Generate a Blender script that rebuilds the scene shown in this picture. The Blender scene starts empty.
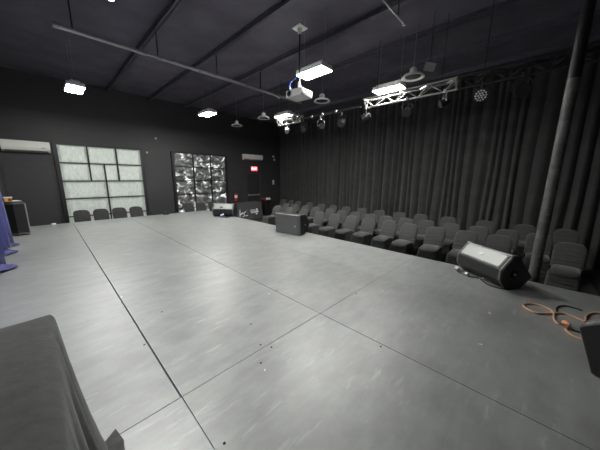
import bpy, bmesh, math, random
from mathutils import Vector, Matrix
random.seed(7)
S = bpy.context.scene
COL = S.collection
F = -0.70            # audience floor level (stage top is z = 0)
pi = math.pi

# ------------------------------------------------------------------ materials
def nodes(name):
    m = bpy.data.materials.new(name); m.use_nodes = True
    nt = m.node_tree; b = nt.nodes['Principled BSDF']
    return m, nt, b

def mat(name, col, rough=.6, metal=0, spec=.5, noise=0, scale=8, bump=0, bscale=60, stretch=(1, 1, 1), rnoise=0, sheen=0, bstretch=None, bdist=.01):
    m, nt, b = nodes(name)
    b.inputs['Base Color'].default_value = (*col, 1)
    b.inputs['Roughness'].default_value = rough
    b.inputs['Metallic'].default_value = metal
    b.inputs['Specular IOR Level'].default_value = spec
    if sheen:
        b.inputs['Sheen Weight'].default_value = sheen
        b.inputs['Sheen Roughness'].default_value = .5
    tc = nt.nodes.new('ShaderNodeTexCoord')
    if noise or rnoise:
        mp = nt.nodes.new('ShaderNodeMapping'); mp.inputs['Scale'].default_value = stretch
        nt.links.new(tc.outputs['Object'], mp.inputs['Vector'])
        n = nt.nodes.new('ShaderNodeTexNoise'); n.inputs['Scale'].default_value = scale; n.inputs['Detail'].default_value = 5
        nt.links.new(mp.outputs[0], n.inputs['Vector'])
        if noise:
            r = nt.nodes.new('ShaderNodeMapRange')
            r.inputs['From Min'].default_value = .3; r.inputs['From Max'].default_value = .7
            r.inputs['To Min'].default_value = 1 - noise; r.inputs['To Max'].default_value = 1 + noise
            nt.links.new(n.outputs['Fac'], r.inputs['Value'])
            x = nt.nodes.new('ShaderNodeMix'); x.data_type = 'RGBA'; x.blend_type = 'MULTIPLY'
            x.inputs['Factor'].default_value = 1; x.inputs['A'].default_value = (*col, 1)
            nt.links.new(r.outputs[0], x.inputs['B']); nt.links.new(x.outputs['Result'], b.inputs['Base Color'])
        if rnoise:
            r2 = nt.nodes.new('ShaderNodeMapRange')
            r2.inputs['From Min'].default_value = .3; r2.inputs['From Max'].default_value = .7
            r2.inputs['To Min'].default_value = rough - rnoise; r2.inputs['To Max'].default_value = rough + rnoise
            nt.links.new(n.outputs['Fac'], r2.inputs['Value']); nt.links.new(r2.outputs[0], b.inputs['Roughness'])
    if bump:
        n2 = nt.nodes.new('ShaderNodeTexNoise'); n2.inputs['Scale'].default_value = bscale; n2.inputs['Detail'].default_value = 3
        if bstretch:
            m2 = nt.nodes.new('ShaderNodeMapping'); m2.inputs['Scale'].default_value = bstretch
            nt.links.new(tc.outputs['Object'], m2.inputs['Vector']); nt.links.new(m2.outputs[0], n2.inputs['Vector'])
        else: nt.links.new(tc.outputs['Object'], n2.inputs['Vector'])
        bp = nt.nodes.new('ShaderNodeBump'); bp.inputs['Strength'].default_value = bump; bp.inputs['Distance'].default_value = bdist
        nt.links.new(n2.outputs['Fac'], bp.inputs['Height']); nt.links.new(bp.outputs[0], b.inputs['Normal'])
    return m

def emit(name, col, strength):
    m, nt, b = nodes(name)
    b.inputs['Base Color'].default_value = (*col, 1)
    b.inputs['Emission Color'].default_value = (*col, 1)
    b.inputs['Emission Strength'].default_value = strength
    return m

def wall_mat(name, col, bw=2.4, bh=.2):
    m, nt, b = nodes(name)
    tc = nt.nodes.new('ShaderNodeTexCoord')
    mp = nt.nodes.new('ShaderNodeMapping'); mp.inputs['Rotation'].default_value = (pi/2, 0, 0)
    nt.links.new(tc.outputs['Object'], mp.inputs['Vector'])
    br = nt.nodes.new('ShaderNodeTexBrick'); br.inputs['Scale'].default_value = 1
    br.inputs['Brick Width'].default_value = bw; br.inputs['Row Height'].default_value = bh
    br.inputs['Mortar Size'].default_value = .012; br.inputs['Mortar Smooth'].default_value = .6
    br.inputs['Color1'].default_value = (*col, 1); br.inputs['Color2'].default_value = (*[c*.9 for c in col], 1)
    br.inputs['Mortar'].default_value = (*[c*.88 for c in col], 1)
    nt.links.new(mp.outputs[0], br.inputs['Vector'])
    nt.links.new(br.outputs['Color'], b.inputs['Base Color'])
    bp = nt.nodes.new('ShaderNodeBump'); bp.inputs['Strength'].default_value = .3; bp.inputs['Distance'].default_value = .006; bp.invert = True
    nt.links.new(br.outputs['Fac'], bp.inputs['Height']); nt.links.new(bp.outputs[0], b.inputs['Normal'])
    b.inputs['Roughness'].default_value = .55
    return m

CW, CR, CI, AL = .85, .47, 1.6, .24
def stage_mat():
    m, nt, b = nodes('painted_stage_deck')
    tc = nt.nodes.new('ShaderNodeTexCoord')
    def noise(scale, stretch, rot=0, detail=6):
        mp = nt.nodes.new('ShaderNodeMapping'); mp.inputs['Scale'].default_value = stretch; mp.inputs['Rotation'].default_value = (0, 0, rot)
        nt.links.new(tc.outputs['Object'], mp.inputs['Vector'])
        n = nt.nodes.new('ShaderNodeTexNoise'); n.inputs['Scale'].default_value = scale; n.inputs['Detail'].default_value = detail
        n.inputs['Roughness'].default_value = .6
        nt.links.new(mp.outputs[0], n.inputs['Vector']); return n
    def rng(src, a, c, lo, hi):
        r = nt.nodes.new('ShaderNodeMapRange')
        for k, v in (('From Min', a), ('From Max', c), ('To Min', lo), ('To Max', hi)): r.inputs[k].default_value = v
        nt.links.new(src, r.inputs['Value']); return r.outputs[0]
    def mul(a, c):
        x = nt.nodes.new('ShaderNodeMath'); x.operation = 'MULTIPLY'
        nt.links.new(a, x.inputs[0]); nt.links.new(c, x.inputs[1]); return x.outputs[0]
    cloud = noise(1.3, (1, 1, 1)); streak = noise(5, (.6, 3.5, 1), .15); scuff = noise(4, (1.0, 6, 1), -.55); spec = noise(70, (1, 1, 1))
    blot = noise(4.5, (1, 1.6, 1), .3)
    v = mul(rng(cloud.outputs['Fac'], .3, .7, .84, 1.16), rng(streak.outputs['Fac'], .3, .7, .90, 1.10))
    v = mul(v, rng(blot.outputs['Fac'], .3, .7, .84, 1.16))
    v = mul(v, rng(scuff.outputs['Fac'], .60, .72, 1, 1.45))
    v = mul(v, rng(spec.outputs['Fac'], .70, .78, 1, 1.5))
    rgb = nt.nodes.new('ShaderNodeMix'); rgb.data_type = 'RGBA'; rgb.blend_type = 'MULTIPLY'
    rgb.inputs['Factor'].default_value = 1; rgb.inputs['A'].default_value = (AL, AL*1.045, AL*1.015, 1)
    nt.links.new(v, rgb.inputs['B']); nt.links.new(rgb.outputs['Result'], b.inputs['Base Color'])
    rr = mul(rng(cloud.outputs['Fac'], .3, .7, .9, 1.1), rng(streak.outputs['Fac'], .3, .7, .40, .48))
    nt.links.new(rr, b.inputs['Roughness'])
    b.inputs['Specular IOR Level'].default_value = 1.0
    b.inputs['Coat Weight'].default_value = CW; b.inputs['Coat Roughness'].default_value = CR; b.inputs['Coat IOR'].default_value = CI
    bp = nt.nodes.new('ShaderNodeBump'); bp.inputs['Strength'].default_value = .12; bp.inputs['Distance'].default_value = .01
    nt.links.new(streak.outputs['Fac'], bp.inputs['Height']); nt.links.new(bp.outputs[0], b.inputs['Normal'])
    return m

def pane_mat(name, kind):
    m, nt, b = nodes(name)
    tc = nt.nodes.new('ShaderNodeTexCoord')
    def noise(scale, stretch=(1, 1, 1), detail=4, dist=0):
        mp = nt.nodes.new('ShaderNodeMapping'); mp.inputs['Scale'].default_value = stretch
        nt.links.new(tc.outputs['Object'], mp.inputs['Vector'])
        n = nt.nodes.new('ShaderNodeTexNoise'); n.inputs['Scale'].default_value = scale; n.inputs['Detail'].default_value = detail
        n.inputs['Distortion'].default_value = dist
        nt.links.new(mp.outputs[0], n.inputs['Vector']); return n
    ramp = nt.nodes.new('ShaderNodeValToRGB')
    if kind == 'bubble':
        n = noise(34, (1, 1, .3), 5)
        ramp.color_ramp.elements[0].position = .3; ramp.color_ramp.elements[0].color = (.12, .135, .12, 1)
        ramp.color_ramp.elements[1].position = .72; ramp.color_ramp.elements[1].color = (.56, .62, .56, 1)
        b.inputs['Emission Strength'].default_value = .30
        b.inputs['Base Color'].default_value = (.42, .45, .42, 1); b.inputs['Roughness'].default_value = .45; b.inputs['Metallic'].default_value = .5
    else:
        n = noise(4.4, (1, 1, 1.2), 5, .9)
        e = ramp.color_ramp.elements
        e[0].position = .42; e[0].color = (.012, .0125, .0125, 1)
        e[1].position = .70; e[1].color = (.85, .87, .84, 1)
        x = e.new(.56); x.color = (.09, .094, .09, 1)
        b.inputs['Emission Strength'].default_value = .75  # bright blotches: reflections on the crinkled foil painted as glow
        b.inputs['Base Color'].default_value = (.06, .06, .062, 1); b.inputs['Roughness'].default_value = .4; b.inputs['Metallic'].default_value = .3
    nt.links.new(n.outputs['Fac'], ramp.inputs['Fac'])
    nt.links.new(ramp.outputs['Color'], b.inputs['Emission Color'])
    n2 = noise(9 if kind != 'bubble' else 60)
    bp = nt.nodes.new('ShaderNodeBump'); bp.inputs['Strength'].default_value = .5; bp.inputs['Distance'].default_value = .02
    nt.links.new(n2.outputs['Fac'], bp.inputs['Height']); nt.links.new(bp.outputs[0], b.inputs['Normal'])
    return m

M = {}
M['stage'] = stage_mat()
M['under'] = mat('dark_timber', (.008, .008, .008), .9)
M['floor'] = mat('dark_concrete', (.04, .04, .04), .6, noise=.3, scale=3)
M['wall'] = wall_mat('black_block_wall', (.042, .041, .044))
M['wallp'] = mat('black_painted_wall', (.04, .039, .042), .6, noise=.15, scale=3)
M['ceil'] = mat('black_roof_deck', (.115, .105, .133), .8, noise=.2, scale=2)  # lifted purple-grey, lens haze put into the deck colour
M['beam'] = mat('black_steel_beam', (.10, .092, .117), .5, noise=.2)  # beams carry the same painted haze in their colour
M['pipe'] = mat('galvanised_pipe', (.42, .42, .44), .38, .55, noise=.15, scale=3)
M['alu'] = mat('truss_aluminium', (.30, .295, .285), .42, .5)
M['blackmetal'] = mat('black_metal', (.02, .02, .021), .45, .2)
M['greymetal'] = mat('grey_metal', (.32, .32, .33), .4, .6)
M['chrome'] = mat('bright_metal', (.7, .7, .7), .25, .9)
M['plastic'] = mat('black_cabinet_plastic', (.011, .011, .012), .45, bump=.25, bscale=220)
M['rim'] = mat('cabinet_edge_highlight', (.13, .13, .13), .36, bump=.2, bscale=150)  # lighter than the cabinet: light caught by the edges put into the colour
M['dark'] = mat('deep_black', (.004, .004, .004), .9)
M['chair'] = mat('charcoal_stretch_fabric', (.037, .037, .037), .85, noise=.12, scale=14, bump=1, bscale=4, bstretch=(1, .7, 6), bdist=.03, sheen=.25)
M['chairw'] = mat('charcoal_stretch_fabric_shaded', (.028, .028, .028), .85, noise=.12, scale=14, bump=.3, bscale=9, sheen=.25)  # seat copy of the chair fabric, shade put into its darker colour
M['curtain'] = mat('black_stage_velour', (.036, .036, .036), .9, noise=.2, scale=3, sheen=.12)
M['blue'] = mat('blue_drape_fabric', (.040, .046, .19), .8, noise=.15, scale=6, sheen=.2)
M['cloth'] = mat('black_table_cloth', (.066, .067, .066), .85, noise=.18, scale=26, bump=.25, bscale=30, sheen=.15)
M['cloth2'] = mat('printed_cloth', (.075, .075, .08), .85, noise=.1, scale=12)
M['white'] = mat('white_plastic', (.72, .73, .70), .45)
M['offwhite'] = mat('ivory_plastic', (.80, .80, .76), .45)
M['print'] = mat('white_print', (.8, .8, .8), .7)
M['red'] = mat('red_paint', (.55, .03, .03), .35)
M['redlabel'] = mat('red_plastic', (.30, .04, .03), .5)
M['orange'] = mat('orange_cord_jacket', (.60, .34, .20), .5)
M['plugo'] = mat('orange_plug', (.82, .36, .20), .45)
M['cable'] = mat('black_cable_jacket', (.015, .015, .016), .5)
M['bluecable'] = mat('blue_cable_jacket', (.06, .14, .6), .45)
M['yellow'] = mat('yellow_card', (.85, .5, .12), .5)
M['pole'] = mat('grey_painted_steel', (.12, .118, .115), .5, noise=.4, scale=9, bump=.15, bscale=30)
M['bubble'] = pane_mat('bubble_foil_on_glass', 'bubble')
M['foil'] = pane_mat('crinkled_foil_glints', 'foil')
M['lamp'] = emit('lit_diffuser', (1.0, .995, .95), 74)
M['exit'] = emit('exit_glow', (1.0, .10, .10), 1.0)
M['exitw'] = emit('exit_letters', (1.0, .75, .72), 1.5)
M['doorframe'] = mat('door_frame_paint', (.05, .05, .055), .5)
M['door'] = mat('black_steel_door', (.028, .028, .031), .5)

def grille(name, col, rough, metal):
    m, nt, b = nodes(name)
    tc = nt.nodes.new('ShaderNodeTexCoord')
    v = nt.nodes.new('ShaderNodeTexVoronoi'); v.inputs['Scale'].default_value = 160
    nt.links.new(tc.outputs['Object'], v.inputs['Vector'])
    bp = nt.nodes.new('ShaderNodeBump'); bp.inputs['Strength'].default_value = .25; bp.inputs['Distance'].default_value = .004
    nt.links.new(v.outputs['Distance'], bp.inputs['Height']); nt.links.new(bp.outputs[0], b.inputs['Normal'])
    b.inputs['Base Color'].default_value = (*col, 1); b.inputs['Roughness'].default_value = rough; b.inputs['Metallic'].default_value = metal
    return m
M['grille'] = grille('perforated_steel_grille', (.25, .26, .25), .42, .5)  # lighter grille copy, lamp sheen put into the base colour
M['grille2'] = grille('shaded_perforated_grille', (.15, .15, .15), .45, .4)  # darker grille copy, shade on the middle speaker's front put into the colour
M['edge'] = mat('edge_highlight_grey', (.38, .38, .37), .35, .3)  # pale grey standing in for lamp gloss along the speaker edge
M['lens'] = grille('led_lens_face', (.35, .35, .36), .35, .2)

# ------------------------------------------------------------------ mesh helpers
def obj(name, bm, m, parent=None, smooth=False, loc=None):
    bmesh.ops.recalc_face_normals(bm, faces=bm.faces)
    me = bpy.data.meshes.new(name); bm.to_mesh(me); bm.free()
    me.materials.append(M[m] if isinstance(m, str) else m)
    if smooth:
        for p in me.polygons: p.use_smooth = True
        try: me.set_sharp_from_angle(angle=math.radians(38))
        except Exception: pass
    o = bpy.data.objects.new(name, me); COL.objects.link(o)
    if parent: o.parent = parent
    if loc: o.location = loc
    return o
def thing(name, label, cat, loc=(0, 0, 0), rz=0, group=None):
    o = bpy.data.objects.new(name, None); COL.objects.link(o)
    o.empty_display_size = .1
    o.location = loc; o.rotation_euler = (0, 0, rz)
    return tag(o, label, cat, group)
def tag(o, label, cat, group=None):
    o['label'] = label; o['category'] = cat
    if group: o['group'] = group
    return o
def struct(name, bm, m, parent=None, smooth=False):
    o = obj(name, bm, m, parent, smooth)
    if not parent: o['kind'] = 'structure'
    return o
def dup(root, loc, rz, label, group=None, name=None):
    r = root.copy(); COL.objects.link(r); r.location = loc; r.rotation_euler = (0, 0, rz)
    r['label'] = label
    if group: r['group'] = group
    for ch in list(root.children):
        c = ch.copy(); COL.objects.link(c); c.parent = r
        for g in ch.children:
            d = g.copy(); COL.objects.link(d); d.parent = c
    return r
def B(): return bmesh.new()
def box(bm, c, s, rot=None, bev=0, seg=2):
    mtx = Matrix.Translation(Vector(c))
    if rot is not None: mtx = mtx @ rot.to_4x4()
    r = bmesh.ops.create_cube(bm, size=1, matrix=mtx @ Matrix.Diagonal((*s, 1)))
    if bev:
        vs = r['verts']; es = list({e for v in vs for e in v.link_edges})
        bmesh.ops.bevel(bm, geom=es, offset=bev, segments=seg, affect='EDGES', profile=.5)
    return bm
def b2(x0, x1, y0, y1, z0, z1, bev=0):
    return box(B(), ((x0+x1)/2, (y0+y1)/2, (z0+z1)/2), (x1-x0, y1-y0, z1-z0), bev=bev)
def cyl(bm, p, q, r, r2=None, n=16, caps=True):
    p, q = Vector(p), Vector(q); d = q-p
    rot = d.to_track_quat('Z', 'Y').to_matrix().to_4x4()
    bmesh.ops.create_cone(bm, cap_ends=caps, segments=n, radius1=r, radius2=r if r2 is None else r2, depth=d.length,
                          matrix=Matrix.Translation((p+q)/2) @ rot)
    return bm
def lathe(bm, prof, mtx=Matrix(), n=28):
    rings = []
    for r, z in prof:
        rings.append([bm.verts.new(mtx @ Vector((r*math.cos(2*pi*k/n), r*math.sin(2*pi*k/n), z))) for k in range(n)])
    for a, b in zip(rings, rings[1:]):
        for k in range(n): bm.faces.new((a[k], a[(k+1) % n], b[(k+1) % n], b[k]))
    for rg in (rings[0], rings[-1]): bm.faces.new(rg)
    return bm
def prism(bm, pts, y0, y1, f):
    """outline pts (a,b) extruded between y0 and y1 ; f maps (a,b,y) to xyz"""
    A = [bm.verts.new(f(a, b, y0)) for a, b in pts]; C = [bm.verts.new(f(a, b, y1)) for a, b in pts]
    n = len(pts)
    bm.faces.new(A); bm.faces.new(C[::-1])
    for k in range(n): bm.faces.new((A[k], A[(k+1) % n], C[(k+1) % n], C[k]))
    return bm
def smooth_path(pts, sub=6):
    P = [Vector(p) for p in pts]; out = []
    for i in range(len(P)-1):
        p0 = P[max(i-1, 0)]; p1 = P[i]; p2 = P[i+1]; p3 = P[min(i+2, len(P)-1)]
        for k in range(sub):
            t = k/sub
            out.append(.5*((2*p1)+(-p0+p2)*t+(2*p0-5*p1+4*p2-p3)*t*t+(-p0+3*p1-3*p2+p3)*t**3))
    out.append(P[-1]); return out
def tube(bm, pts, r, n=8, sub=6):
    P = smooth_path(pts, sub) if sub else [Vector(p) for p in pts]
    rings = []; up = Vector((0, 0, 1))
    for i, p in enumerate(P):
        d = (P[min(i+1, len(P)-1)]-P[max(i-1, 0)]).normalized()
        a = d.cross(up)
        if a.length < 1e-3: a = d.cross(Vector((1, 0, 0)))
        a.normalize(); b = a.cross(d).normalized()
        rings.append([bm.verts.new(p+a*r*math.cos(2*pi*k/n)+b*r*math.sin(2*pi*k/n)) for k in range(n)])
    for a, b in zip(rings, rings[1:]):
        for k in range(n): bm.faces.new((a[k], a[(k+1) % n], b[(k+1) % n], b[k]))
    bm.faces.new(rings[0]); bm.faces.new(rings[-1][::-1])
    return bm
def layers(bm, rings):
    R = [[bm.verts.new(p) for p in r] for r in rings]; n = len(R[0])
    for a, b in zip(R, R[1:]):
        for k in range(n): bm.faces.new((a[k], a[(k+1) % n], b[(k+1) % n], b[k]))
    bm.faces.new(R[0][::-1]); bm.faces.new(R[-1])
    return bm
def rrect(w, h, r, n=5):
    pts = []
    for cx, cy, a0 in ((w-r, h-r, 0), (-w+r, h-r, pi/2), (-w+r, -h+r, pi), (w-r, -h+r, 3*pi/2)):
        for k in range(n+1):
            a = a0+k/n*pi/2; pts.append((cx+r*math.cos(a), cy+r*math.sin(a)))
    return pts
def pillow(bm, outline, t, f, edge=.02):
    """rounded slab of thickness t from a closed outline ; f(a,b,h)"""
    cx = sum(p[0] for p in outline)/len(outline); cy = sum(p[1] for p in outline)/len(outline)
    W = max(abs(p[0]-cx) for p in outline); H = max(abs(p[1]-cy) for p in outline)
    rings = []
    for h, ins in ((0, edge*1.6), (.12*t, edge*.55), (.32*t, 0), (.68*t, 0), (.88*t, edge*.55), (t, edge*1.6)):
        sx, sy = 1-ins/W, 1-ins/H
        rings.append([f(cx+(a-cx)*sx, cy+(b-cy)*sy, h) for a, b in outline])
    return layers(bm, rings)
def text(name, body, size, m, parent, loc, rot, ext=.002):
    cu = bpy.data.curves.new(name, 'FONT'); cu.body = body; cu.size = size; cu.extrude = ext
    cu.align_x = 'CENTER'; cu.align_y = 'CENTER'
    t = bpy.data.objects.new(name+'_curve', cu); COL.objects.link(t)
    bpy.context.view_layer.update()
    me = bpy.data.meshes.new_from_object(t.evaluated_get(bpy.context.evaluated_depsgraph_get()))
    bpy.data.objects.remove(t)
    me.materials.clear(); me.materials.append(M[m])
    o = bpy.data.objects.new(name, me); COL.objects.link(o)
    o.parent = parent; o.location = loc; o.rotation_euler = rot
    return o

# ------------------------------------------------------------------ the room
WY = 10.2; XL = -.72; XR = 9.25; YF = -3.4; ZC = 3.9
struct('floor', b2(XL-.2, XR+.2, YF-.2, WY+.2, F-.1, F), 'floor')
struct('ceiling', b2(XL-.2, XR+.2, YF-.2, WY+.2, ZC, ZC+.1), 'ceil')
struct('wall_back', b2(XL-.2, XR+.2, WY, WY+.2, F, ZC), 'wall')
struct('wall_left', b2(XL-.2, XL, YF, WY, F, ZC), 'wallp')
struct('wall_right', b2(XR, XR+.2, YF, WY, F, ZC), 'wallp')
struct('wall_front', b2(XL-.2, XR+.2, YF-.2, YF, F, ZC), 'wallp')
# roof beams running away from the camera, one girder across
def ibeam(bm, c0, c1, axis, zb, h=.24, w=.12, t=.02):
    for (dz, hw, hh) in ((t/2, w/2, t/2), (h/2, t/2, h/2), (h-t/2, w/2, t/2)):
        if axis == 'y': box(bm, (c0[0], (c0[1]+c1[1])/2, zb+dz), (hw*2, c1[1]-c0[1], hh*2))
        else: box(bm, ((c0[0]+c1[0])/2, c0[1], zb+dz), (c1[0]-c0[0], hw*2, hh*2))
    return bm
k = 0
for x in (1.77, 2.94, 4.11, 5.28, 6.45, 7.62, 8.79):
    k += 1
    o = struct('trim_%d' % k, ibeam(B(), (x, YF), (x, WY), 'y', 3.80, .10, .09), 'beam')
# ---- windows in the back wall
def window(n, x0, x1, cols, rows, special, m, tm):
    w = bpy.data.objects.new('window_%d' % n, None); COL.objects.link(w); w['kind'] = 'structure'
    w.location = ((x0+x1)/2, WY, F)
    f = B(); yo = WY-.05
    def bar(xa, xb, za, zb): box(f, ((xa+xb)/2-w.location.x, -.045, (za+zb)/2-F), (xb-xa, .09, zb-za))
    z0, z1 = rows[-1], rows[0]
    bar(x0-.09, x0, z0-.06, z1+.05); bar(x1, x1+.07, z0-.06, z1+.05); bar(x0, x1, z1, z1+.05); bar(x0, x1, z0-.06, z0)
    for z in rows[1:-1]: bar(x0, x1, z-.016, z+.016)
    panes = []
    for i in range(len(rows)-1):
        cs = [x0]+list(cols[i])+[x1]
        for c in cols[i]: bar(c-.018, c+.018, rows[i+1], rows[i])
        for a, b in zip(cs, cs[1:]): panes.append((a, b, rows[i+1], rows[i]))
    obj('window_frame', f, 'blackmetal', w)
    for a, b, za, zb in panes:
        p = B()
        nx, nz = 8, 8; g = {}
        for i in range(nx+1):
            for j in range(nz+1):
                bulge = .0 if m == 'bubble' else .012*random.uniform(-1, 1)
                if i in (0, nx) or j in (0, nz): bulge = 0
                g[i, j] = p.verts.new((a+(b-a)*i/nx-w.location.x, -.016+bulge, za+(zb-za)*j/nz-F))
        for i in range(nx):
            for j in range(nz): p.faces.new((g[i, j], g[i+1, j], g[i+1, j+1], g[i, j+1]))
        o = obj('pane', p, m, w, smooth=True)
        sol = o.modifiers.new('thick', 'SOLIDIFY'); sol.thickness = .006
    return w
rows = (2.09, 1.58, 1.05, .52, -.02, -.55)
window(1, .38, 2.45, ((1.04, 1.76), (1.04, 1.41, 1.76), (1.41,), (1.41,), (1.41,)), rows, None, 'bubble', None)
window(2, 3.55, 5.68, ((4.27, 5.0),)*5, rows, None, 'foil', None)

# ---- exit door
d = bpy.data.objects.new('door_1', None); COL.objects.link(d); d['kind'] = 'structure'; d.location = (7.15, WY, F)
obj('door_leaf', b2(-.39, .39, -.05, -.005, .01, 2.06, .004), 'door', d)
f = B()
for xa, xb, za, zb in ((-.46, -.39, 0, 2.13), (.39, .46, 0, 2.13), (-.39, .39, 2.06, 2.13)):
    box(f, ((xa+xb)/2, -.05, (za+zb)/2), (xb-xa, .1, zb-za))
obj('door_frame', f, 'doorframe', d)
f = B(); box(f, (0, -.085, 1.05), (.66, .05, .07), bev=.008); box(f, (-.3, -.06, 1.05), (.05, .04, .1)); box(f, (.3, -.06, 1.05), (.05, .04, .1))
obj('push_bar', f, 'greymetal', d)

# ------------------------------------------------------------------ stage
st = thing('stage', 'large low stage platform with grey scuffed painted deck', 'stage', (1.65, 2.6, F))
def spart(name, bm, m):
    bmesh.ops.translate(bm, verts=bm.verts, vec=(-1.65, -2.6, -F)); return obj(name, bm, m, st)
SX0, SX1, SY0, SY1 = XL+.01, 4.02, YF+.05, 8.72
cols = [(SX0, .378), (.388, 1.6175), (1.6225, 2.8092), (2.8108, SX1)]
rowsY = [(SY0, 1.297), (1.3015, SY1)]
for i, (a0, b0) in enumerate(cols):
    for j, (c, e) in enumerate(rowsY):
        a, b = a0, b0
        if j == 0 and i == 0: b = .3835
        if j == 0 and i == 1: a = .388
        if j == 0 and i == 2: b = SX1
        if j == 0 and i == 3: continue
        spart('deck_panel', b2(a, b, c, e, -.02, 0), 'stage')
spart('frame', b2(SX0, SX1-.01, SY0, SY1-.01, -.2, -.021), 'under')
spart('skirting', b2(SX0+.03, SX1-.03, SY0, SY1-.03, F+.005, -.2), 'under')
for x, y in ((.97, 1.34), (1.01, 1.26), (1.07, 1.61), (1.64, 1.94), (2.2, 1.27), (1.59, .69), (.43, .9), (.60, 2.35), (.86, 1.19), (.36, 1.95)):
    spart('screw', cyl(B(), (x, y, -.004), (x, y, .0015), .007, n=10), 'dark')
# small dropped bits of tape
for i, (x, y, s, a) in enumerate(((.40, 4.35, .03, .4), (.40, 2.95, .025, 1.2), (1.52, 1.93, .022, .2), (.84, 1.12, .016, 1.), (2.75, .18, .03, .7), (2.15, .16, .025, 2.))):
    o = obj('tape_scrap', box(B(), (0, 0, 0), (s, s*.5, .002), Matrix.Rotation(a, 3, 'Z')), 'print', loc=(x, y, .0012))
    tag(o, ('tiny white scrap of tape on the wide seam in the stage, farther of two', 'tiny white scrap of tape on the wide seam in the stage, nearer of two',
            'tiny white scrap of tape beside the crossing of two seams mid stage', 'tiny white speck of tape on the near stage by the cross seam',
            'tiny white scrap of tape on the dark right part of stage, nearer the camera seam', 'tiny white scrap of tape touching the long seam on the right of the stage')[i], 'tape scrap')

# ------------------------------------------------------------------ ceiling lamps
def make_lamp():
    t = thing('ceiling_lamp', '', 'ceiling light', (0, 0, 0))
    bm = B(); box(bm, (0, 0, .045), (.29, .58, .05), bev=.01); box(bm, (0, 0, .09), (.16, .5, .05), bev=.01)
    obj('housing', bm, 'white', t)
    bm = B()
    for c_, s_ in (((-.14, 0, .01), (.01, .58, .03)), ((.14, 0, .01), (.01, .58, .03)), ((0, -.285, .01), (.27, .01, .03)), ((0, .285, .01), (.27, .01, .03))): box(bm, c_, s_)
    obj('rim', bm, 'white', t)
    obj('diffuser', box(B(), (0, 0, .0), (.268, .558, .036)), 'lamp', t)
    for y in (-.23, .23):
        bm = B(); tube(bm, [(-.1, y, .06), (0, y, .22), (.1, y, .06)], .004, 6, 0); cyl(bm, (0, y, .22), (0, y, .9), .003, n=6)
        obj('hanger_wire', bm, 'greymetal', t)
    return t
lamps = [(.60, 3.13, 'lit ceiling lamp nearest the camera above the wide stage seam, cut by the top edge'),
         (.70, 7.28, 'lit ceiling lamp over the far stage in front of the bright grey window'),
         (3.48, 3.08, 'lit ceiling lamp hanging directly in front of the projector, largest in view'),
         (3.55, 7.22, 'lit ceiling lamp in front of the crinkled dark window'),
         (5.22, 5.75, 'lit ceiling lamp at the far end of the lighting truss'),
         (5.14, 2.5, 'lit ceiling lamp just above the silver truss beside a round pendant')]
L0 = make_lamp()
for i, (x, y, lb) in enumerate(lamps):
    if i == 0: L0.location = (x, y, 3.0); L0['label'] = lb; L0['group'] = 'lit ceiling lamps'
    else: dup(L0, (x, y, 3.0), 0, lb, 'lit ceiling lamps')

# unlit round pendants
def make_pendant():
    t = thing('pendant_lamp', '', 'pendant light', (0, 0, 0))
    obj('lamp_shade', lathe(B(), [(.10, .05), (.16, .03), (.19, .0), (.195, -.012), (.172, -.014), (.14, .010), (.08, .018)], n=32), 'offwhite', t, True)
    bm = B(); lathe(bm, [(.05, .03), (.06, .06), (.06, .13), (.045, .15)]); obj('driver_housing', bm, 'offwhite', t, True)
    bm = B(); lathe(bm, [(.13, .0), (.135, .006), (.1, .010)]); obj('lens', bm, 'blackmetal', t, True)
    obj('hanger_rod', cyl(B(), (0, 0, .14), (0, 0, .9), .006, n=8), 'greymetal', t)
    return t
P0 = make_pendant()
for i, (x, y, z, lb) in enumerate(((5.0, 8.0, 3.0, 'unlit round pendant lamp farthest away, left of the other two by the air conditioner'),
                                (4.95, 6.39, 3.0, 'unlit round pendant lamp hanging left of the lit lamp at the truss end'),
                                (4.82, 3.99, 3.0, 'unlit round pendant lamp right of the projector'),
                                (4.82, 1.91, 3.0, 'unlit round pendant lamp above the silver truss, nearest of the pendants'))):
    if i == 0: P0.location = (x, y, z); P0['label'] = lb; P0['group'] = 'unlit round pendants'
    else: P = dup(P0, (x, y, z), 0, lb, 'unlit round pendants')
# square plate beside the nearest pendant
t = thing('ceiling_plate', 'square grey plate hung just beyond the nearest round pendant lamp', 'plate', (4.76, 1.62, 3.07))
obj('plate', box(B(), (0, 0, 0), (.17, .17, .015), Matrix.Rotation(.5, 3, 'Y') @ Matrix.Rotation(.5, 3, 'Z'), bev=.004), 'greymetal', t)
obj('rod', cyl(B(), (0, 0, 0), (0, 0, .83), .005, n=8), 'blackmetal', t)

# conduits
bm = B(); cyl(bm, (.38, 5.42, 3.38), (4.75, 5.42, 3.38), .038, n=14)
o = thing('ceiling_pipe', 'long pale metal pipe running across under the ceiling', 'pipe', (2.5, 5.42, 3.38))
bm2 = B(); cyl(bm2, (-2.12, 0, 0), (-.95, 0, 0), .030, n=14); cyl(bm2, (-.7, 0, 0), (3.1, 0, 0), .030, n=14); cyl(bm2, (-.95, 0, 0), (-.7, 0, 0), .018, n=14); obj('tube', bm2, 'pipe', o, True); bm.free()
for x in (-2.08, -.95, -.7, .05, 1.2, 2.2):
    obj('coupling', cyl(B(), (x-.04, 0, 0), (x+.04, 0, 0), .036, n=14), 'greymetal', o, True)
for x in (-1.9, -.73, .44, 1.61, 2.78):
    obj('strap', box(B(), (x, 0, .26), (.02, .012, .52)), 'blackmetal', o)
o = thing('conduit', 'thin pale conduit high up at the top edge above the truss', 'conduit', (3.7, 1.88, 3.585))
obj('tube', cyl(B(), (-.9, 0, 0), (.5, 0, 0), .014, n=10), 'pipe', o, True)
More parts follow.
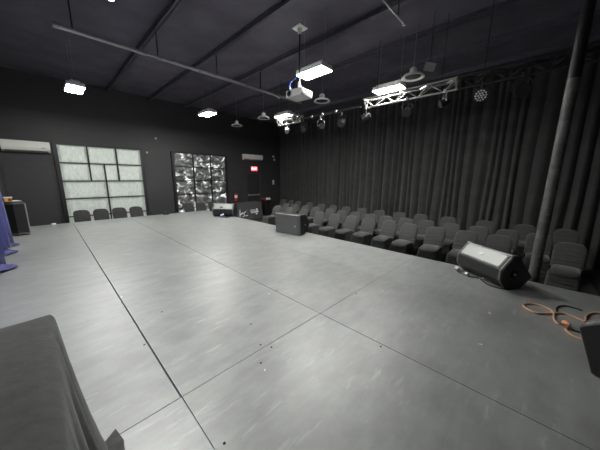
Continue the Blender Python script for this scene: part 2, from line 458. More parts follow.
for x in (-.6, .3): obj('strap', box(B(), (x, 0, .155), (.02, .012, .32)), 'blackmetal', o)
obj('end_box', box(B(), (.52, 0, 0), (.06, .05, .05), bev=.005), 'greymetal', o)

# ------------------------------------------------------------------ projector
pj = thing('projector', 'white ceiling projector on a drop pole in the middle of the room', 'projector', (3.2, 3.15, 2.6))
PR = Matrix.Rotation(math.radians(4), 3, 'Z')
obj('body', box(B(), (0, 0, 0), (.30, .34, .115), PR, bev=.014), 'white', pj, True)
bm = B(); cyl(bm, (-.14, .08, .0), (-.168, .08, .0), .042, .038, n=24); obj('lens', bm, 'dark', pj, True)
bm = B(); cyl(bm, (-.148, .08, 0), (-.162, .08, 0), .052, n=24); obj('lens_ring', bm, 'greymetal', pj, True)
obj('drop_pole', cyl(B(), (0, 0, .05), (0, 0, 1.0), .014, n=12), 'blackmetal', pj, True)
bm = B(); box(bm, (0, 0, .065), (.12, .12, .02), bev=.004); cyl(bm, (0, 0, .08), (0, 0, .2), .03, .02, n=16)
for a in range(4): box(bm, (.07*math.cos(a*pi/2+.7), .07*math.sin(a*pi/2+.7), .07), (.09, .025, .02), Matrix.Rotation(a*pi/2+.7, 3, 'Z'))
obj('mount_bracket', bm, 'white', pj)
bm = B(); box(bm, (0, 0, .99), (.18, .18, .02), bev=.004); cyl(bm, (0, 0, .91), (0, 0, .985), .025, .045, n=16); obj('ceiling_plate', bm, 'offwhite', pj)
o = obj('cable', tube(B(), [(-.06, .1, .05), (-.11, .12, .11), (-.10, .10, .19), (-.03, .02, .27)], .010), 'bluecable', pj, True); o['label'] = 'blue cable'

# ------------------------------------------------------------------ truss and spots
def truss(y0, y1, label, tm='alu'):
    t = thing('lighting_truss', label, 'truss', (5.0, (y0+y1)/2, 2.78))
    h = (y1-y0)/2
    A = Vector((-.09, 0, .07)); C = Vector((.09, 0, .07)); D = Vector((0, 0, -.085))
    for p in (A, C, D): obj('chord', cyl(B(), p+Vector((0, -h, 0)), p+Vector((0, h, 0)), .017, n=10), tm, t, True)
    bm = B(); n = max(2, round((y1-y0)/.22)); s = 2*h/n
    for (p, q) in ((A, D), (C, D), (A, C)):
        for i in range(n):
            ya, yb = -h+i*s, -h+(i+1)*s
            a, b = (p, q) if i % 2 == 0 else (q, p)
            cyl(bm, a+Vector((0, ya, 0)), b+Vector((0, yb, 0)), .008, n=6)
    for (p, q) in ((A, D), (C, D), (A, C)):
        for yy in (-h+.02, h-.02): cyl(bm, p+Vector((0, yy, 0)), q+Vector((0, yy, 0)), .014, n=6)
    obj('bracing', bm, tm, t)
    for yy in (-h*.7, h*.7):
        obj('hanger', cyl(B(), (0, yy, .07), (0, yy, 1.12), .006, n=6), 'blackmetal', t)
    return t
truss(1.22, 2.94, 'long silver lighting truss hung in front of the black curtain')
truss(-.9, 1.2, 'lighting truss section behind the steel column, shade put into its black colour', 'blackmetal')  # black metal stands in for lamplight fading along the truss
truss(4.85, 5.78, 'short silver truss section by the far lit lamp')
o = thing('lighting_pipe', 'thin black pipe joining the two silver truss sections', 'pipe', (5.0, 3.94, 2.75))
obj('tube', cyl(B(), (0, -.9, 0), (0, .9, 0), .024, n=10), 'blackmetal', o, True)
for y in (-.25, .15, .5): obj('clamp', box(B(), (0, y, 0), (.07, .05, .08), bev=.01), 'chrome', o)
def spot(y, zb, aim, length, rad, label, bright='lens', clampm='blackmetal', body='blackmetal'):
    t = thing('stage_light', label, 'stage light', (5.0, y, zb), 0, 'stage lights on the truss')
    d = Vector(aim).normalized(); rad *= .82; length *= .9
    mt = d.to_track_quat('Z', 'Y').to_matrix().to_4x4()
    ctr = Vector((0, 0, 0))
    obj('body', lathe(B(), [(rad*.45, -length*.55), (rad*.8, -length*.5), (rad, -length*.2), (rad, length*.5), (rad*1.06, length*.5), (rad*1.06, length*.45)][0:4]+[(rad*.93, length*.5)], mt, 24), body, t, True)
    bm = B(); lathe(bm, [(rad*.92, length*.44), (rad*.92, length*.475), (rad*.3, length*.48)], mt, 24); obj('lens', bm, bright, t, True)
    side = d.cross(Vector((0, 0, 1)))
    side = side.normalized() if side.length > .01 else Vector((0, 1, 0))
    bm = B(); w = rad*1.22
    tube(bm, [side*w, side*w+Vector((0, 0, .1)), side*w*.6+Vector((0, 0, .15)), -side*w*.6+Vector((0, 0, .15)), -side*w+Vector((0, 0, .1)), -side*w], .009, 6, 3)
    obj('yoke', bm, clampm, t)
    h = 2.70-zb
    bm = B(); cyl(bm, (0, 0, .15), (0, 0, h-.02), .012, n=8); box(bm, (0, 0, h), (.06, .05, .07), bev=.01)
    obj('clamp', bm, clampm, t)
cam_to = lambda y, z: Vector((-5, -y, 1.236-z))
spot(5.40, 2.54, (-.5, -.5, -.55), .2, .07, 'small silver stage light under the short truss, farthest of the row', 'lens', 'chrome', 'greymetal')
spot(4.73, 2.49, (-1, -.35, -.55), .16, .085, 'round stage light with pale lens just right of the short truss')
spot(4.15, 2.49, (-.9, -1.2, -.2), .16, .08, 'dark stage light with pale left edge, second right of the short truss', 'lens', 'chrome')
spot(3.53, 2.49, (-.9, -.1, -.7), .17, .10, 'stage light with dull grey lens hanging from the black pipe', 'lens')
spot(2.90, 2.50, (-.5, .9, -.35), .2, .10, 'dark stage light with bright metal clamp at the far end of the long truss', 'lens', 'chrome')
spot(2.04, 2.47, (-1, -.25, -.35), .16, .10, 'round stage light with pale flat lens under the middle of the truss')
spot(1.40, 2.52, (-.6, .9, -.5), .16, .08, 'small dark stage light with white glint between two round ones', 'lens', 'chrome')
def ledpar():
    y, zb = .88, 2.53
    t = thing('stage_light', 'black stage light whose round face shows a dotted grid of pale lenses', 'stage light', (5.0, y, zb), 0, 'stage lights on the truss')
    d = (cam_to(y, zb)+Vector((0, .6, 0))).normalized(); mt = d.to_track_quat('Z', 'Y').to_matrix().to_4x4()
    obj('body', lathe(B(), [(.05, -.12), (.09, -.1), (.1, 0), (.1, .05), (.092, .05)], mt, 24), 'blackmetal', t, True)
    bm = B()
    pts = [(0, 0)]+[(.035*math.cos(a*pi/3), .035*math.sin(a*pi/3)) for a in range(6)]+[(.07*math.cos(a*pi/6), .07*math.sin(a*pi/6)) for a in range(12)]
    for a, b in pts:
        bmesh.ops.create_icosphere(bm, subdivisions=1, radius=.0155, matrix=mt @ Matrix.Translation((a, b, .052)))
    obj('lens', bm, M['offwhite'], t, True)
    side = d.cross(Vector((0, 0, 1))).normalized()
    obj('yoke', tube(B(), [side*.12, side*.12+Vector((0, 0, .1)), -side*.12+Vector((0, 0, .1)), -side*.12], .009, 6, 0), 'blackmetal', t)
    obj('clamp', cyl(B(), (0, 0, .1), (0, 0, .2), .014, n=8), 'blackmetal', t)
ledpar()
spot(.40, 2.50, (-1, -.3, -.4), .18, .11, 'dim large stage light nearest the steel column', 'plastic')

# ------------------------------------------------------------------ steel column
pl = thing('steel_column', 'grey round steel column in front of the chairs at right', 'column', (4.42, -.095, F))
bm = B(); lathe(bm, [(.056, 0), (.056, 1.2), (.055, 3.08)], n=20); obj('shaft', bm, 'pole', pl, True)
bm = B(); lathe(bm, [(.055, 3.08), (.056, 3.09), (.054, 4.59)], n=20); o = obj('upper_shaft', bm, 'blackmetal', pl, True); o['label'] = 'upper part painted black'
obj('base_plate', box(B(), (0, 0, .008), (.24, .24, .016), bev=.003), 'pole', pl)
for z in (.95, 1.22, 1.5, 2.05, 2.6):
    obj('bolt', cyl(B(), (-.05, -.012, z), (-.062, -.014, z), .009, n=8), 'greymetal', pl)

# ------------------------------------------------------------------ black curtain
def wavy(name, p0, p1, z0, z1, m, amp, wl, seed, nz=10, per=9, parent=None, flare=0):
    r = random.Random(seed); p0, p1 = Vector(p0), Vector(p1); L = (p1-p0).length; d = (p1-p0)/L; nrm = Vector((d.y, -d.x, 0))
    # irregular fold positions
    s = 0; ph = []; 
    while s < L: ph.append((s, r.uniform(.55, 1.25))); s += wl*r.uniform(.65, 1.45)
    n = int(L/wl*per)
    bm = B(); grid = []
    for i in range(n+1):
        s = L*i/n
        j = max(k for k, (q, _) in enumerate(ph) if q <= s)
        q0 = ph[j][0]; q1 = ph[j+1][0] if j+1 < len(ph) else L+wl*.3
        t = (s-q0)/(q1-q0); a = amp*ph[j][1]
        off = a*(1-abs(2*t-1)**1.6)*1.6 - a*.5
        col = []
        for k in range(nz+1):
            h = k/nz; z = z0+(z1-z0)*h
            o2 = off*(1.1-.35*h)*(1+flare*(1-h)**3) + amp*.22*math.sin(s*3.1+h*4+seed)
            col.append(bm.verts.new(p0+d*(s+amp*.4*math.sin(h*5+j)*(1-h))+nrm*o2+Vector((0, 0, z))))
        grid.append(col)
    for a, b in zip(grid, grid[1:]):
        for k in range(nz): bm.faces.new((a[k], b[k], b[k+1], a[k+1]))
    o = obj(name, bm, m, parent, True)
    sol = o.modifiers.new('thick', 'SOLIDIFY'); sol.thickness = .006
    return o
ct = thing('stage_curtain', 'tall black pleated curtain covering the whole right wall behind the chairs', 'curtain', (8.6, 4.4, F))
o = wavy('drapery', (.22, 5.7, 0), (-.42, -5.9, 0), .015, 4.54, 'curtain', .075, .20, 3, parent=ct)
tr = cyl(B(), (.22, 5.7, 4.57), (-.42, -5.9, 4.57), .03, n=8); obj('track', tr, 'blackmetal', ct)

# ------------------------------------------------------------------ chairs
def make_chair():
    t = thing('covered_chair', '', 'chair', (0, 0, 0))
    # back: outline in (y, z), rounded top
    pts = []
    hw, zb, zt, r = .190, .46, .91, .13
    pts += [(-hw*.97, zb), (-hw, zb+.2), (-hw*1.0, zt-r)]
    for k in range(1, 12):
        a = pi-pi*k/12
        pts.append((hw*math.copysign(abs(math.cos(a))**.62, math.cos(a)), zt-r+r*abs(math.sin(a))**.75))
    pts += [(hw*1.0, zt-r), (hw, zb+.2), (hw*.97, zb)]
    lean = lambda z: .150+.19*max(0, (z-.42)/.48)**1.15
    bm = pillow(B(), pts, .062, lambda a, b, h: Vector((lean(b)+h+.012*(1-(a/.2)**2), a, b)), .022)
    obj('backrest', bm, 'chair', t, True)
    # seat pad, bull-nosed at the front
    bm = pillow(B(), rrect(.19, .162, .07), .085, lambda a, b, h: Vector((a-.035, b, .495+h-.10*max(0, (-a-.07)/.125)**2*.35-.006*(b/.185)**2)), .032)
    obj('seat', bm, 'chairw', t, True)
    # stretch skirt, tight to the four feet with arched hems
    base = rrect(.5, .5, .12, 6); rings = []
    for h in (0, .25, .5, .75, 1):
        ring = []
        for a, b in base:
            corner = min(1, (abs(a)/.5)*(abs(b)/.5)); arch = (1-corner)
            z0 = .045+.16*arch**.8; z = z0+(.53-z0)*h
            pinch = 1-.02*math.sin(pi*h)
            ring.append(Vector((a*(.47-.08*h)*pinch-.015-.035*(1-h)*(1 if a < 0 else 0), b*(.42-.06*h)*pinch, z)))
        rings.append(ring)
    bm = B(); R = [[bm.verts.new(p) for p in r_] for r_ in rings]; n = len(base)
    for a, b in zip(R, R[1:]):
        for k in range(n): bm.faces.new((a[k], a[(k+1) % n], b[(k+1) % n], b[k]))
    r_ = bmesh.ops.solidify(bm, geom=bm.faces[:], thickness=.005)
    o = obj('skirt', bm, 'chair', t, True)
    for sx in (-1, 1):
        for sy in (-1, 1):
            obj('leg', cyl(B(), (sx*.19, sy*.19, 0), (sx*.165, sy*.165, .36), .011, .013, n=10), 'chrome', t, True)
    return t
front = [(5.70, 6.73), (5.66, 6.03), (5.64, 5.35), (5.62, 4.68), (5.62, 4.10), (5.68, 3.59), (5.72, 3.08), (5.70, 2.52), (5.64, 2.03), (5.66, 1.46), (5.68, .93), (5.68, .40), (5.84, -.46)]
mid = [(6.42, 7.05), (6.44, 6.58), (6.54, 6.11), (6.50, 5.56), (6.48, 4.94), (6.46, 4.44), (6.46, 3.94), (6.38, 3.42), (6.36, 2.90), (6.40, 2.41), (6.44, 1.91), (6.43, 1.38), (6.44, .87), (6.45, .37), (6.44, -.13)]
back = [(7.53, 8.41), (7.52, 7.93), (7.46, 7.40), (7.42, 6.70), (7.40, 6.05), (7.40, 5.50), (7.38, 4.91), (7.42, 4.27), (7.39, 3.62), (7.41, 2.99), (7.44, 2.36), (7.48, 1.69), (7.47, .88), (7.48, .12), (7.42, -.52)]
wins = [(.65, 9.58), (1.10, 9.58), (1.57, 9.58), (2.03, 9.56), (3.76, 9.55), (4.25, 9.55), (4.74, 9.55)]
ordn = ['first', 'second', 'third', 'fourth', 'fifth', 'sixth', 'seventh', 'eighth', 'ninth', 'tenth', 'eleventh', 'twelfth', 'thirteenth', 'fourteenth', 'fifteenth']
def row_label(which, i, n):
    if which == 'front':
        ex = {0: 'charcoal covered chair at the far end of the front row beyond the middle speaker',
              12: 'charcoal covered chair standing alone nearest the camera, right of the steel column',
              11: 'covered chair in the front row behind the near end of the grey wedge speaker',
              10: 'charcoal covered chair in the front row at the far end of the grey wedge speaker'}
    elif which == 'middle':
        ex = {14: 'charcoal covered chair in the middle row half hidden behind the steel column', 0: 'charcoal covered chair at the far end of the middle row'}
    else:
        ex = {14: 'charcoal covered chair at the near end of the back row, right of the steel column',
              13: 'charcoal covered chair in the back row just left of the steel column', 0: 'charcoal covered chair at the far end of the back row by the bin'}
    if i in ex: return ex[i]
    j = n-1-i
    return 'charcoal covered chair, %s from the near right end of the %s row' % (ordn[j], which)
CH = make_chair(); used = [False]
def put(x, y, rz, label, group):
    if not used[0]:
        CH.location = (x, y, F); CH.rotation_euler = (0, 0, rz); CH['label'] = label; CH['group'] = group; used[0] = True
    else: dup(CH, (x, y, F), rz, label, group)
for nm, lst, dx in (('front', front, -.285), ('middle', mid, -.285), ('back', back, -.285)):
    for i, (x, y) in enumerate(lst):
        rz = random.uniform(-.06, .06)-(.10 if i == 12 and nm == 'front' else .0)
        put(x+dx, y, rz, row_label(nm, i, len(lst)), 'covered chairs in the %s row' % nm)
wl = ['covered chair under the left side of the bright grey window', 'covered chair under the bright grey window, second from its left side',
      'covered chair under the bright grey window, second from its right side', 'covered chair under the right side of the bright grey window',
      'dark covered chair under the left side of the crinkled dark window', 'dark covered chair under the middle of the crinkled dark window', 'dark covered chair under the dark window, just left of the far speaker']
for (x, y), lb in zip(wins, wl): put(x, y-.22, pi/2, lb, 'covered chairs along the back wall')

# ------------------------------------------------------------------ wedge speakers
WEDGE = [(.074, .388), (.196, .243), (.205, .225), (.205, .112), (.195, .092), (.112, .008), (.095, 0), (-.085, 0), (-.10, .006), (-.212, .122), (-.212, .142), (-.005, .388), (.012, .398), (.058, .398)]
LAID = [(x_, z_*1.12) for x_, z_ in [(.150, .392), (.128, .008), (.110, 0), (-.035, 0), (-.05, .006), (-.20, .110), (-.235, .205), (-.23, .24), (-.08, .392), (-.04, .40), (.135, .402)]]
UP = [(.19, -.185), (.19, .185), (.175, .20), (.03, .20), (-.165, .06), (-.175, .045), (-.175, -.045), (-.165, -.06), (.03, -.20), (.175, -.20)]
def speaker_mesh(t, f, Lh, prof, gm='grille', wide=.02):
    """prof: outline whose first two points span the grille ; f maps (a, b, w) into the thing's frame, w runs along the length"""
    cx = sum(p[0] for p in prof)/len(prof); cz = sum(p[1] for p in prof)/len(prof)
    sc = lambda p, k: (cx+(p[0]-cx)*k, cz+(p[1]-cz)*k)
    bm = B(); layers(bm, [[f(*sc(p, k), w) for p in prof] for w, k in ((-Lh, .93), (-Lh+.02, .985), (Lh-.02, .985), (Lh, .93))]); obj('cabinet', bm, 'plastic', t)
    for w in (-Lh+.022, Lh-.022):
        bm = B(); layers(bm, [[f(*sc(p, k), w+dw) for p in prof] for dw, k in ((-.010, .985), (-.006, 1.002), (.006, 1.002), (.010, .985))]); obj('end_rim', bm, 'rim', t)
    p, q = Vector(prof[0]), Vector(prof[1]); mid = (p+q)/2; d = (q-p); hs = d.length/2; d.normalize(); n = Vector((-d.y, d.x))
    if n.dot(mid-Vector((cx, cz))) < 0: n = -n
    g = lambda u, v, h: f(*(mid+d*u+n*h), v)          # u along the slope, v along the length, h outwards
    def slab(name, a, b, r, h0, h1, m):
        bm = B(); o = rrect(a, b, r)
        layers(bm, [[g(x*k, y*k, h) for x, y in o] for h, k in ((h0, 1), (h0+(h1-h0)*.7, 1), (h1, .985))]); return obj(name, bm, m, t)
    slab('front_bezel', hs, Lh-.04, .02, -.012, .003, 'rim')
    slab('grille', hs-.012, Lh-.055, .018, -.002, .010, gm)
    e0 = mid-d*hs+n*.004
    obj('edge_highlight', cyl(B(), f(*e0, -Lh+.02), f(*e0, Lh-.02), .009, n=8), 'edge', t, True)  # added bar, a painted gloss highlight on the front edge
    for sg in (-1, 1):
        obj('handle_cup', cyl(B(), f(cx, cz, sg*(Lh-.004)), f(cx, cz, sg*(Lh+.010)), .045, .04, n=20), 'dark', t, True)
        obj('socket', cyl(B(), f(cx, cz, sg*Lh), f(cx, cz, sg*(Lh+.016)), .016, n=14), 'greymetal', t, True)
    def badge(u, v, a, b, m, lb=None):
        bm = B(); layers(bm, [[g(u+x, v+y, h) for x, y in rrect(a, b, min(a, b)*.4)] for h in (.008, .0135)]); o = obj('badge', bm, m, t)
        if lb: o['label'] = lb
    return badge
def wedge(loc, face_deg, label, prof, Lh=.33, **k):
    t = thing('floor_speaker', label, 'speaker', loc, math.radians(face_deg))
    f = lambda a, b, w: Vector((a, w, b))
    return t, speaker_mesh(t, f, Lh, prof, **k)
t, bd_ = wedge((3.79, .315, 0), 142, 'black wedge speaker with bright grey grille on the stage edge left of the steel column', WEDGE); bd_(.0, -.02, .018, .03, 'greymetal')
t, bd_ = wedge((3.72, 3.88, 0), 191, 'black speaker lying on its side mid stage edge, shaded grille with small white badge', LAID, .34, gm='grille2'); bd_(.03, .20, .012, .010, 'print', 'small white badge')
t, bd_ = wedge((3.86, 7.05, 0), 222, 'black wedge speaker with pale grille at the far stage corner by the logo table', WEDGE); bd_(.03, -.05, .018, .045, 'dark')
TALL = [(.07, .41), (.195, .30), (.205, .28), (.105, .008), (.085, 0), (-.10, 0), (-.22, .15), (-.21, .25), (-.03, .41), (.05, .42)]
t, bd_ = wedge((2.55, -.625, 0), 66, 'black wedge speaker cut off by the right edge, over the coiled orange cord', TALL, .33, gm='grille2')

# upright loudspeaker by the blue drape
t = thing('upright_speaker', 'tall black speaker standing on the stage beside the blue drape', 'speaker', (-.55, 7.68, 0), math.radians(6))
bd_ = speaker_mesh(t, lambda a, b, w: Vector((a, b, w+.35)), .33, UP, 'grille2'); bd_(.10, .22, .05, .03, 'white', 'pale sticker')
bm = B(); layers(bm, [[Vector((a-.0, b, h)) for a, b in rrect(.15, .16, .04)] for h in (.692, .70)]); obj('top_cap', bm, 'rim', t)
t2 = thing('paper_sheet', 'pale sheet of paper lying on the upright speaker by the blue drape', 'paper', (-.46, 7.72, .701), .3)
obj('sheet', box(B(), (0, 0, .002), (.12, .20, .004)), 'white', t2)
t2 = thing('snack_box', 'small yellow box with white lid on top of the upright speaker', 'box', (-.555, 7.60, .701), .2)
obj('carton', box(B(), (0, 0, .035), (.10, .09, .07), bev=.006), 'yellow', t2); o = obj('lid', box(B(), (0, 0, .08), (.12, .11, .02), bev=.004), 'white', t2); o['label'] = 'white lid'
o = obj('tape', box(B(), (0.02, -.048, .035), (.05, .004, .05)), 'redlabel', t2)

# ------------------------------------------------------------------ cables on the stage
def cable(name, pts, r, m, label, cat='cable', plugs=(), z=None):
    P = [(x, y, (r+.001) if z is None else z) for x, y in pts] if len(pts[0]) == 2 else pts
    c = Vector((P[0][0], P[0][1], 0))
    t = thing(name, label, cat, c)
    obj('jacket', tube(B(), [Vector(p)-c for p in P], r, 8, 8), m, t, True)
    return t, c
o1 = [(3.62, -.72), (3.52, -.62), (3.444, -.525), (3.383, -.489), (3.294, -.46), (3.22, -.455), (3.165, -.443), (3.19, -.393), (3.224, -.324), (3.167, -.257), (3.081, -.181), (3.045, -.129), (3.079, -.074), (3.139, -.041), (3.204, -.054), (3.27, -.12), (3.253, -.191), (3.183, -.248), (3.034, -.25), (2.946, -.269), (2.962, -.305)]
t, c = cable('extension_cord', o1, .008, 'orange', 'orange extension cord looped on the dark stage at right, ending in an orange plug', 'cord')
obj('plug', lathe(B(), [(.012, -.024), (.022, -.016), (.023, .010), (.013, .028)], Matrix.Translation(Vector((2.955, -.318, .03))-c) @ Matrix.Rotation(-.6, 4, 'Z') @ Matrix.Rotation(pi/2, 4, 'X'), 14), 'plugo', t, True)
cable('cable', [(2.945, -.335), (2.92, -.325), (2.865, -.316), (2.801, -.344), (2.772, -.395), (2.78, -.45)], .0075, 'orange', 'pale orange cable running from the plug under the cut-off speaker')
cable('cable', [(3.241, -.272), (3.297, -.273), (3.38, -.292), (3.443, -.343), (3.445, -.40), (3.43, -.45)], .006, 'cable', 'thin black cable looped beside the orange cord, upper loop')
cable('cable', [(2.93, -.335), (2.905, -.345), (2.90, -.38), (2.92, -.43), (2.95, -.48)], .006, 'cable', 'short black cable from the orange plug towards the speaker')
# leads under the wedge speakers
t, c = cable('speaker_lead', [(3.84, .70), (3.70, .62), (3.64, .50), (3.66, .40), (3.56, .33), (3.48, .25), (3.50, .12), (3.60, .06)], .006, 'cable', 'black lead with white plugs under the grey wedge speaker')
for x, y, r in ((3.775, .665, .5), (3.645, .53, 1.5)):
    obj('plug', cyl(B(), Vector((x-.02, y-.02, .03))-c, Vector((x+.015, y+.02, .035))-c, .022, .016, n=12), 'white', t, True)
obj('clip', tube(B(), [Vector((3.57, .40, .02))-c, Vector((3.54, .36, .06))-c, Vector((3.54, .31, .06))-c, Vector((3.60, .27, .02))-c], .005), 'chrome', t, True)
t, c = cable('speaker_lead', [(3.70, 7.02), (3.62, 6.90), (3.74, 6.82), (3.70, 6.74), (3.82, 6.72)], .008, 'cable', 'lead with blue and white plugs in front of the far wedge speaker')
obj('plug', cyl(B(), Vector((3.64, 6.93, .05))-c, Vector((3.70, 6.85, .10))-c, .025, n=12), 'white', t, True)
obj('sleeve', cyl(B(), Vector((3.66, 6.86, .02))-c, Vector((3.70, 6.80, .04))-c, .02, n=12), 'bluecable', t, True)
# floor cable at right
cable('floor_cable', [(7.8, -.90, F+.012), (7.3, -.94, F+.012), (6.8, -.955, F+.012), (6.2, -.97, F+.012), (5.4, -.95, F+.012)], .018, 'cable', 'black cable lying on the audience floor right of the nearest chair')

# small black box at the back edge of the stage
t = thing('power_box', 'small black power box on the back edge of the stage between the windows', 'box', (2.62, 8.6, 0))
bm = B(); box(bm, (0, 0, .05), (.16, .12, .1), bev=.012); obj('body', bm, 'blackmetal', t); obj('handle', tube(B(), [(-.05, 0, .1), (-.04, 0, .14), (.04, 0, .14), (.05, 0, .1)], .008), 'blackmetal', t)
t = thing('paper_cup', 'small white crumpled wrapper at the far left back edge of the stage', 'wrapper', (.02, 8.62, 0))
bm = B(); bmesh.ops.create_icosphere(bm, subdivisions=2, radius=.05)
for v in bm.verts: v.co *= random.uniform(.75, 1.15); v.co.z = v.co.z*.5+.022; v.co.z = max(v.co.z, 0)
t.name = 'wrapper'; obj('paper', bm, 'print', t)

# ------------------------------------------------------------------ blue drape at left
bd = thing('blue_drape', 'blue fabric drape hanging at the far left side of the stage', 'drape', (-.58, 5.2, 0))
wavy('drapery', (0, 1.38, 0), (0, -3.45, 0), .03, 3.3, 'blue', .06, .24, 5, nz=12, parent=bd, flare=.5)
obj('rail', cyl(B(), (0, 1.5, 3.33), (0, -3.55, 3.33), .02, n=8), 'blackmetal', bd)
def puddle(y, w, l, seed):
    r = random.Random(seed); bm = B(); n = 14; g = []
    for i in range(n+1):
        u = i/n; row = []
        for j in range(9):
            v = j/8
            x = l*v*(.55+.45*math.sin(pi*u)); yy = y+(u-.5)*w*(1-.55*v)
            z = .012+.05*(1-v)**2*(1+.5*math.sin(u*9+seed))+.012*math.sin(u*12+v*5+seed)*(1-v*.6)+.012
            row.append(bm.verts.new((x-.03, yy, z)))
        g.append(row)
    for a, b in zip(g, g[1:]):
        for j in range(8): bm.faces.new((a[j], b[j], b[j+1], a[j+1]))
    o = obj('hem', bm, 'blue', bd, True); s = o.modifiers.new('thick', 'SOLIDIFY'); s.thickness = .008
for y, w, l, sd in ((1.32, .45, .16, 1), (.72, .6, .17, 2), (-.28, .6, .22, 4)): puddle(y, w, l, sd)

# ------------------------------------------------------------------ cloth covered table, front left
def cover(name, x0, x1, y0, y1, zt, z0, m, parent, seed, flare=.09, rad=.03, nfold=14, foldx=.03, crease=0):
    r = random.Random(seed)
    base = []
    n = 64
    def edge(a, b, k, nn): return (a[0]+(b[0]-a[0])*k/nn, a[1]+(b[1]-a[1])*k/nn)
    cs = [(x0, y0), (x1, y0), (x1, y1), (x0, y1)]; nor = [(0, -1), (1, 0), (0, 1), (-1, 0)]
    ring = []
    for c in range(4):
        a, b = cs[c], cs[(c+1) % 4]
        for k in range(n):
            ring.append((edge(a, b, k, n), nor[c], k/n, c))
    bm = B(); rings = []
    hs = [(1, -.07), (1, -.03), (1, -.008), (.985, .004), (.96, .010), (.9, .014), (.75, .02), (.55, .03), (.35, .045), (.15, .065), (0, .085)]
    for h, off in hs:
        row = []
        for (p, nn, t, c) in ring:
            corner = math.exp(-((min(t, 1-t))/.10)**2)
            if t < .5: pn = nor[(c-1) % 4]
            else: pn = nor[(c+1) % 4]
            w = .5*corner
            nx, ny = nn[0]*(1-w)+pn[0]*w, nn[1]*(1-w)+pn[1]*w
            depth = (1-h)
            fold = math.sin(t*nfold*pi+seed+c)*.018*depth + foldx*math.sin(t*31)*corner*depth + math.sin(t*nfold*2.3*pi+c*2+seed)*.007*depth
            ext = off+flare*depth*corner*1.5+fold if off > 0 else off
            if crease and c == 1: ext -= crease*math.exp(-((t-.88)/.035)**2)*min(1, depth*3)-.02*math.exp(-((t-.80)/.03)**2)*depth
            z = z0+(zt-z0)*h
            if off > -.01 and h == 1: z -= .004
            if off == .004: z = zt-.016
            row.append(Vector((p[0]+nx*ext, p[1]+ny*ext, z)))
        rings.append(row)
    layers(bm, rings)
    o = obj(name, bm, m, parent, True)
    return o
tb = thing('covered_table', 'table under a smooth black cloth to the floor, cut off at bottom left', 'table', (-.35, .645, 0))
cover('tablecloth', -.17, .305, -.62, .565, .745, .006, 'cloth', tb, 2, flare=.06, crease=.075)
bm = B(); P = [(.33, .53, .02), (.36, .60, .03), (.435, .69, .004), (.452, .60, .002), (.44, .50, .004), (.38, .46, .01)]
lo = [bm.verts.new((x, y, .003)) for x, y, z in P]; hi = [bm.verts.new((x, y, z+.008)) for x, y, z in P]
bm.faces.new(lo[::-1]); bm.faces.new(hi)
for k_ in range(6): bm.faces.new((lo[k_], lo[(k_+1) % 6], hi[(k_+1) % 6], hi[k_]))
obj('hem_corner', bm, 'cloth', tb)

# covered table with white print by the exit door
tb = thing('covered_table', 'long table under a black cloth with white printed logos in front of the exit door', 'table', (6.52, 9.85, F))
cover('tablecloth', -.60, .66, -.25, .24, .74, .006, 'cloth2', tb, 4, flare=.03)
def flat(bm, pts, y=-.318, d=.006):
    prism(bm, pts, y, y-d, lambda a, b, q: Vector((a, q, b)))
bm = B()
for pts in ([(-.60, .16), (-.545, .16), (-.55, .46), (-.585, .47)], [(-.545, .28), (-.44, .34), (-.40, .30), (-.46, .25), (-.545, .22)],
            [(-.42, .30), (-.30, .36), (-.24, .40), (-.27, .34), (-.37, .27)], [(-.40, .27), (-.36, .27), (-.30, .19), (-.34, .18)], [(-.44, .13), (-.16, .16), (-.15, .19), (-.44, .165)]):
    flat(bm, pts)
obj('printed_logo', bm, 'print', tb)
bm = B()
for z, w0 in ((.40, -.02), (.335, .0), (.27, .02)):
    flat(bm, [(w0, z-.02), (.25, z-.02), (.25, z+.018), (w0, z+.018)])
for cx, cz, rr in ((.35, .41, .055), (.39, .31, .055), (.33, .21, .05), (.29, .31, .05)):
    flat(bm, [(cx+rr*math.cos(k*pi/6), cz+rr*math.sin(k*pi/6)) for k in range(12)])
obj('printed_logo', bm, 'print', tb)

# ------------------------------------------------------------------ things on the back wall
def aircon(x0, x1, z0, z1, label):
    t = thing('air_conditioner', label, 'air conditioner', ((x0+x1)/2, WY, z0), 0, 'wall air conditioners'); w = (x1-x0)/2; h = z1-z0
    pr = [(0, 0), (-.10, 0), (-.17, .05), (-.2, .12), (-.2, h-.05), (-.17, h), (0, h)]
    bm = B(); prism(bm, pr, -w, w, lambda a, b, q: Vector((q, a, b))); obj('housing', bm, 'offwhite', t)
    obj('outlet_flap', box(B(), (0, -.145, .022), (2*w-.1, .08, .012), Matrix.Rotation(-.55, 3, 'X')), 'greymetal', t)
    obj('display', box(B(), (w*.7, -.202, .12), (.08, .006, .02)), 'greymetal', t)
aircon(-.66, .24, 1.83, 2.12, 'white wall air conditioner high at the far left beside the bright window')
aircon(6.60, 7.65, 2.0, 2.26, 'white wall air conditioner above the red exit sign')
ex = thing('exit_sign', 'glowing red exit sign above the dark door', 'sign', (7.22, WY, 1.50))
obj('housing', box(B(), (0, -.03, .11), (.38, .05, .23), bev=.024), 'redlabel', ex)
obj('face', box(B(), (0, -.058, .11), (.35, .01, .20), bev=.004), 'exit', ex)
text('lettering', 'EXIT', .15, 'exitw', ex, (0, -.066, .11), (pi/2, 0, 0))
fe = thing('fire_extinguisher', 'red fire extinguisher on the wall right of the dark window', 'fire extinguisher', (6.12, WY-.10, .10))
obj('cylinder', lathe(B(), [(.05, 0), (.07, .012), (.075, .04), (.075, .30), (.06, .345), (.028, .37), (.026, .40)], n=20), 'red', fe, True)
bm = B(); lathe(bm, [(.0765, .16), (.0768, .17), (.0768, .28), (.0765, .29)], n=20); o = obj('label_band', bm, 'print', fe, True); o['label'] = 'white label'
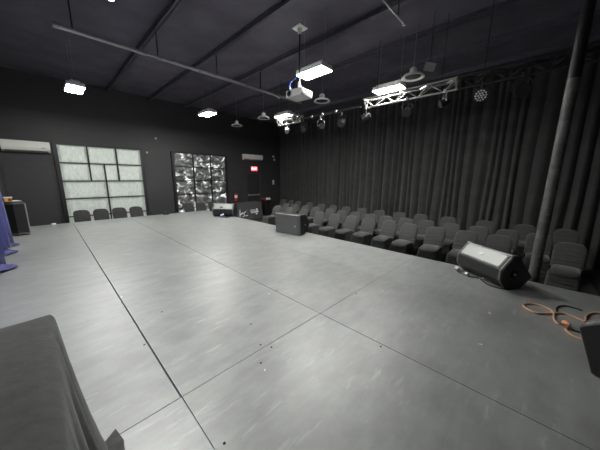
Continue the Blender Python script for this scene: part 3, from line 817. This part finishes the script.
bm = B(); box(bm, (0, 0, .42), (.05, .05, .05), bev=.006); box(bm, (.03, 0, .46), (.12, .025, .015), Matrix.Rotation(-.3, 3, 'Y')); box(bm, (.03, 0, .435), (.10, .025, .012)); obj('valve_handle', bm, 'blackmetal', fe)
obj('hose', tube(B(), [(-.02, -.02, .42), (-.08, -.03, .38), (-.10, -.03, .25), (-.095, -.03, .1)], .011), 'blackmetal', fe, True)
obj('bracket', box(B(), (0, .085, .2), (.06, .03, .3)), 'blackmetal', fe)
# bin
bn = thing('waste_bin', 'slim black bin with red rim and white label in the far corner', 'bin', (7.72, 9.88, F))
bm = B(); layers(bm, [[Vector((a*s, b*s, h)) for a, b in rrect(.17, .17, .04)] for h, s in ((0, .88), (.02, .9), (.78, 1), (.80, 1.02))]); obj('body', bm, 'blackmetal', bn)
bm = B(); layers(bm, [[Vector((a*s, b*s, h+.0*b)) for a, b in rrect(.18, .18, .04)] for h, s in ((.79, 1), (.80, 1.01), (.86, .98), (.88, .90))]); obj('lid', bm, 'redlabel', bn)
o = obj('sign_card', box(B(), (-.02, -.188, .86), (.24, .012, .10), Matrix.Rotation(-.25, 3, 'X')), 'print', bn); o['label'] = 'white label'
# emergency light and small wall plates
el = thing('emergency_light', 'small white twin head emergency light high near the curtain corner', 'light', (8.42, WY, 2.2))
obj('case', box(B(), (0, -.03, 0), (.18, .06, .09), bev=.01), 'blackmetal', el)
for s, z in ((-.02, .06), (.04, -.1)): 
    bm = B(); lathe(bm, [(.02, .0), (.05, .03), (.055, .06)], Matrix.Translation((s, -.05, z)) @ Matrix.Rotation(pi/2, 4, 'X'), 14); obj('lamp_head', bm, 'white', el, True)
ws = thing('wall_switch', 'small white switch box on the dark wall beside the curtain', 'switch', (8.45, WY, .84))
obj('plate', box(B(), (0, -.012, .11), (.12, .024, .24), bev=.006), 'white', ws); obj('toggle', box(B(), (0, -.03, .11), (.03, .02, .05), bev=.003), 'offwhite', ws)
for i, (x, z, lb) in enumerate(((2.68, 2.04, 'tiny white sensor on the wall right of the bright window'), (3.0, 2.55, 'tiny white sensor high on the wall between the windows'))):
    s = thing('wall_sensor', lb, 'sensor', (x, WY, z)); obj('case', lathe(B(), [(.035, 0), (.035, .02), (.02, .035)], Matrix.Rotation(pi/2, 4, 'X'), 14), 'white', s, True)

# ------------------------------------------------------------------ camera, world, view
w = bpy.data.worlds.new('dim'); S.world = w; w.use_nodes = True
w.node_tree.nodes['Background'].inputs[0].default_value = (.01, .01, .012, 1)
cd = bpy.data.cameras.new('camera'); co = bpy.data.objects.new('camera', cd); COL.objects.link(co)
cd.sensor_width = 36; cd.lens = 245/600*36; cd.clip_start = .03
R = Matrix(((.69662, .13102, -.70538), (-.71738, .14138, -.68221), (.01034, .98126, .19244)))
R = Matrix(((.697, .131, -.705), (-.717, .141, -.683), (.009, .981, .192)))
co.matrix_world = Matrix.Translation((0, 0, 1.236)) @ R.to_quaternion().normalized().to_matrix().to_4x4()
S.camera = co
S.view_settings.view_transform = 'Standard'; S.view_settings.look = 'None'
S.view_settings.gamma = 1; S.view_settings.use_curve_mapping = False
S.view_settings.exposure = 1.17
S.cycles.use_denoising = True
S.cycles.max_bounces = 8
